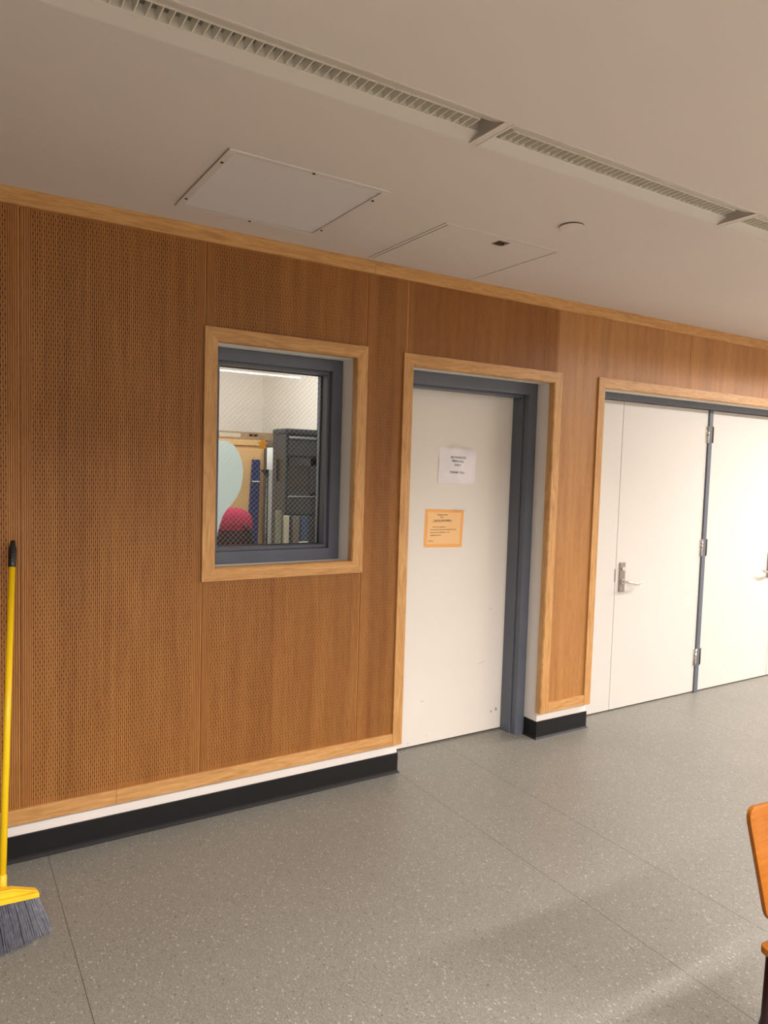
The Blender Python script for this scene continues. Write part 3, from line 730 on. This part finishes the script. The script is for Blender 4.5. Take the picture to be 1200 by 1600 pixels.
def plank(name, label, x0, x1, zt, y, m, cat='board', group=None, lean=.0, y2=.03):
    t = boxo(name, (x0, y, 0), (x1, y + y2, zt), M[m], None, .002); tag(t, label, cat, group); return t
plank('board', 'sage grey board edge, leftmost standing in front of the charcoal cabinet', 1.700, 1.728, 1.366, .80, 'olive')
plank('board', 'pale beige board, lightest of those standing before the charcoal cabinet', 1.744, 1.774, 1.336, .79, 'beige')
plank('board', 'taupe board between the beige and blue boards in the storage room', 1.806, 1.840, 1.332, .79, 'taupe')
plank('board', 'dark blue board, rightmost standing in front of the charcoal cabinet', 1.850, 1.893, 1.332, .79, 'blue')
plank('carton', 'small tan carton low in front of the dark blue board', 1.800, 1.850, 1.190, .68, 'beige', 'box')
# clamp stand and foam roll between the cabinets
st = thing('clamp_stand', 'thin black stand with clamp head between tan and charcoal cabinets', 'stand', (1.838, 1.30, 0))
b = MB(); b.tube([(1.838, 1.30, 0), (1.838, 1.30, 1.585)], .012, 12); b.build('pole', M['blackp'], st)
b = MB(); b.prism([(1.796, 1.598), (1.850, 1.602), (1.856, 1.555), (1.830, 1.560)], 'y', 1.288, 1.312); b.build('clamp', M['blackp'], st, .003)
b = MB(); b.tube([(1.832, 1.17, 0), (1.836, 1.20, .9), (1.845, 1.23, 1.60)], .021, 16); tag(b.build('foam_roll', M['greyfoam']), 'grey foam roll leaning beside the black clamp stand', 'roll')
b = MB(); 
wavy_sheet(0, 0, 0, 0, 1.425, .01, 4, corners=[(1.885, 0), (2.04, 0), (2.04, 1.76), (1.885, 1.745)]).build('white_sheet', M['whitebag'])
ws = bpy.data.objects['white_sheet']; mm = ws.modifiers.new('solid', 'SOLIDIFY'); mm.thickness = .012; tag(ws, 'white sheet standing upright in the gap beside the charcoal cabinet', 'sheet')

# work bench hidden below the sill, carrying the backpack
wb = thing('workbench', 'brown workbench under the storage room window', 'table', (1.3, .9, 0))
boxo('tabletop', (.55, .62, .86), (1.62, 1.16, .90), M['bench'], wb, .003)
for x in (.58, 1.55):
    for y in (.65, 1.09): boxo('leg', (x, y, 0), (x + .04, y + .04, .86), M['bench'], wb)
# backpack : rounded crimson top, maroon body
bp = thing('backpack', 'crimson and dark maroon bag with black strap behind the glass', 'bag', (1.45, .9, .90))
def rbox(cx, cy, hw, hd, prof, m, name):
    """stack of super-ellipse sections (z, scale_x, scale_y, dx)"""
    b = MB(); n = 28; rings = []
    for z, sx, sy, dx in prof:
        ring = []
        for k in range(n):
            t = 2 * PI * k / n; c, s = math.cos(t), math.sin(t); e = .55
            ring.append((cx + dx + hw * sx * math.copysign(abs(c) ** e, c), cy + hd * sy * math.copysign(abs(s) ** e, s), z))
        rings.append(ring)
    for i in range(len(rings) - 1):
        for k in range(n): b.poly([rings[i][k], rings[i][(k + 1) % n], rings[i + 1][(k + 1) % n], rings[i + 1][k]], 0, sm=True)
    b.poly(rings[0][::-1]); b.poly(rings[-1], sm=True)
    return b.build(name, m, bp)
rbox(1.462, .92, .118, .09, [(.902, .95, .95, 0), (1.0, 1, 1, 0), (1.20, 1, 1, 0), (1.252, .99, 1, 0)], M['maroon'], 'body')
rbox(1.462, .92, .118, .09, [(1.252, 1.0, 1.02, 0), (1.30, .99, 1, 0), (1.335, .93, .92, 0), (1.358, .80, .78, -.008), (1.372, .62, .55, -.018), (1.378, .38, .3, -.025)], M['crimson'], 'top')
b = MB(); b.tube([(1.505, .822, 1.285), (1.535, .815, 1.25), (1.560, .822, 1.18), (1.565, .83, 1.0)], .013, 8, flat=(1.3, .6)); b.build('strap', M['blackp'], bp)
b = MB(); b.tube([(1.395, .92, 1.37), (1.40, .92, 1.40), (1.43, .92, 1.40), (1.435, .92, 1.37)], .009, 8); b.build('carry_loop', M['blackp'], bp)

# pale blue teardrop hanging by a thread just behind the pane
prof = [(1.230, 1.753), (1.268, 1.750), (1.302, 1.728), (1.326, 1.695), (1.342, 1.655), (1.350, 1.605), (1.349, 1.560), (1.340, 1.512), (1.320, 1.465), (1.296, 1.432), (1.262, 1.395), (1.243, 1.360), (1.229, 1.318), (1.218, 1.272), (1.205, 1.24)]
KT = (.72 + 3.123) / (.45 + 3.123)      # hung a little deeper in the room
prof = [(x * KT, 1.65 + (z - 1.65) * KT) for x, z in prof]
ax = 1.215 * KT
right = [(x, z) for x, z in prof]; left = [(2 * ax - x, z) for x, z in reversed(prof)]
td = thing('teardrop_cutout', 'pale blue teardrop cutout hanging inside at the left of the window', 'decoration', (ax, .72, 1.22))
b = MB(); b.prism(right[:-1] + [(ax, 1.205)] + left[1:], 'y', .715, .727); b.build('panel', M['mint'], td)
b = MB(); b.tube([(ax, .721, 1.755), (ax, .721, SZ)], .0008, 6); b.build('thread', M['string'], td)
# star sticker on the pane
b = MB(); sx_, sz_ = 1.375, 1.738; pts = []
for k in range(10):
    a_ = PI / 2 + .05 + k * PI / 5; rr = .031 if k % 2 == 0 else .0145; pts.append((sx_ + rr * math.cos(a_), sz_ + rr * math.sin(a_)))
b.prism(pts, 'y', .2472, .2479); tag(b.build('star_sticker', M['star']), 'small orange five-pointed star stuck on the wired glass', 'sticker')
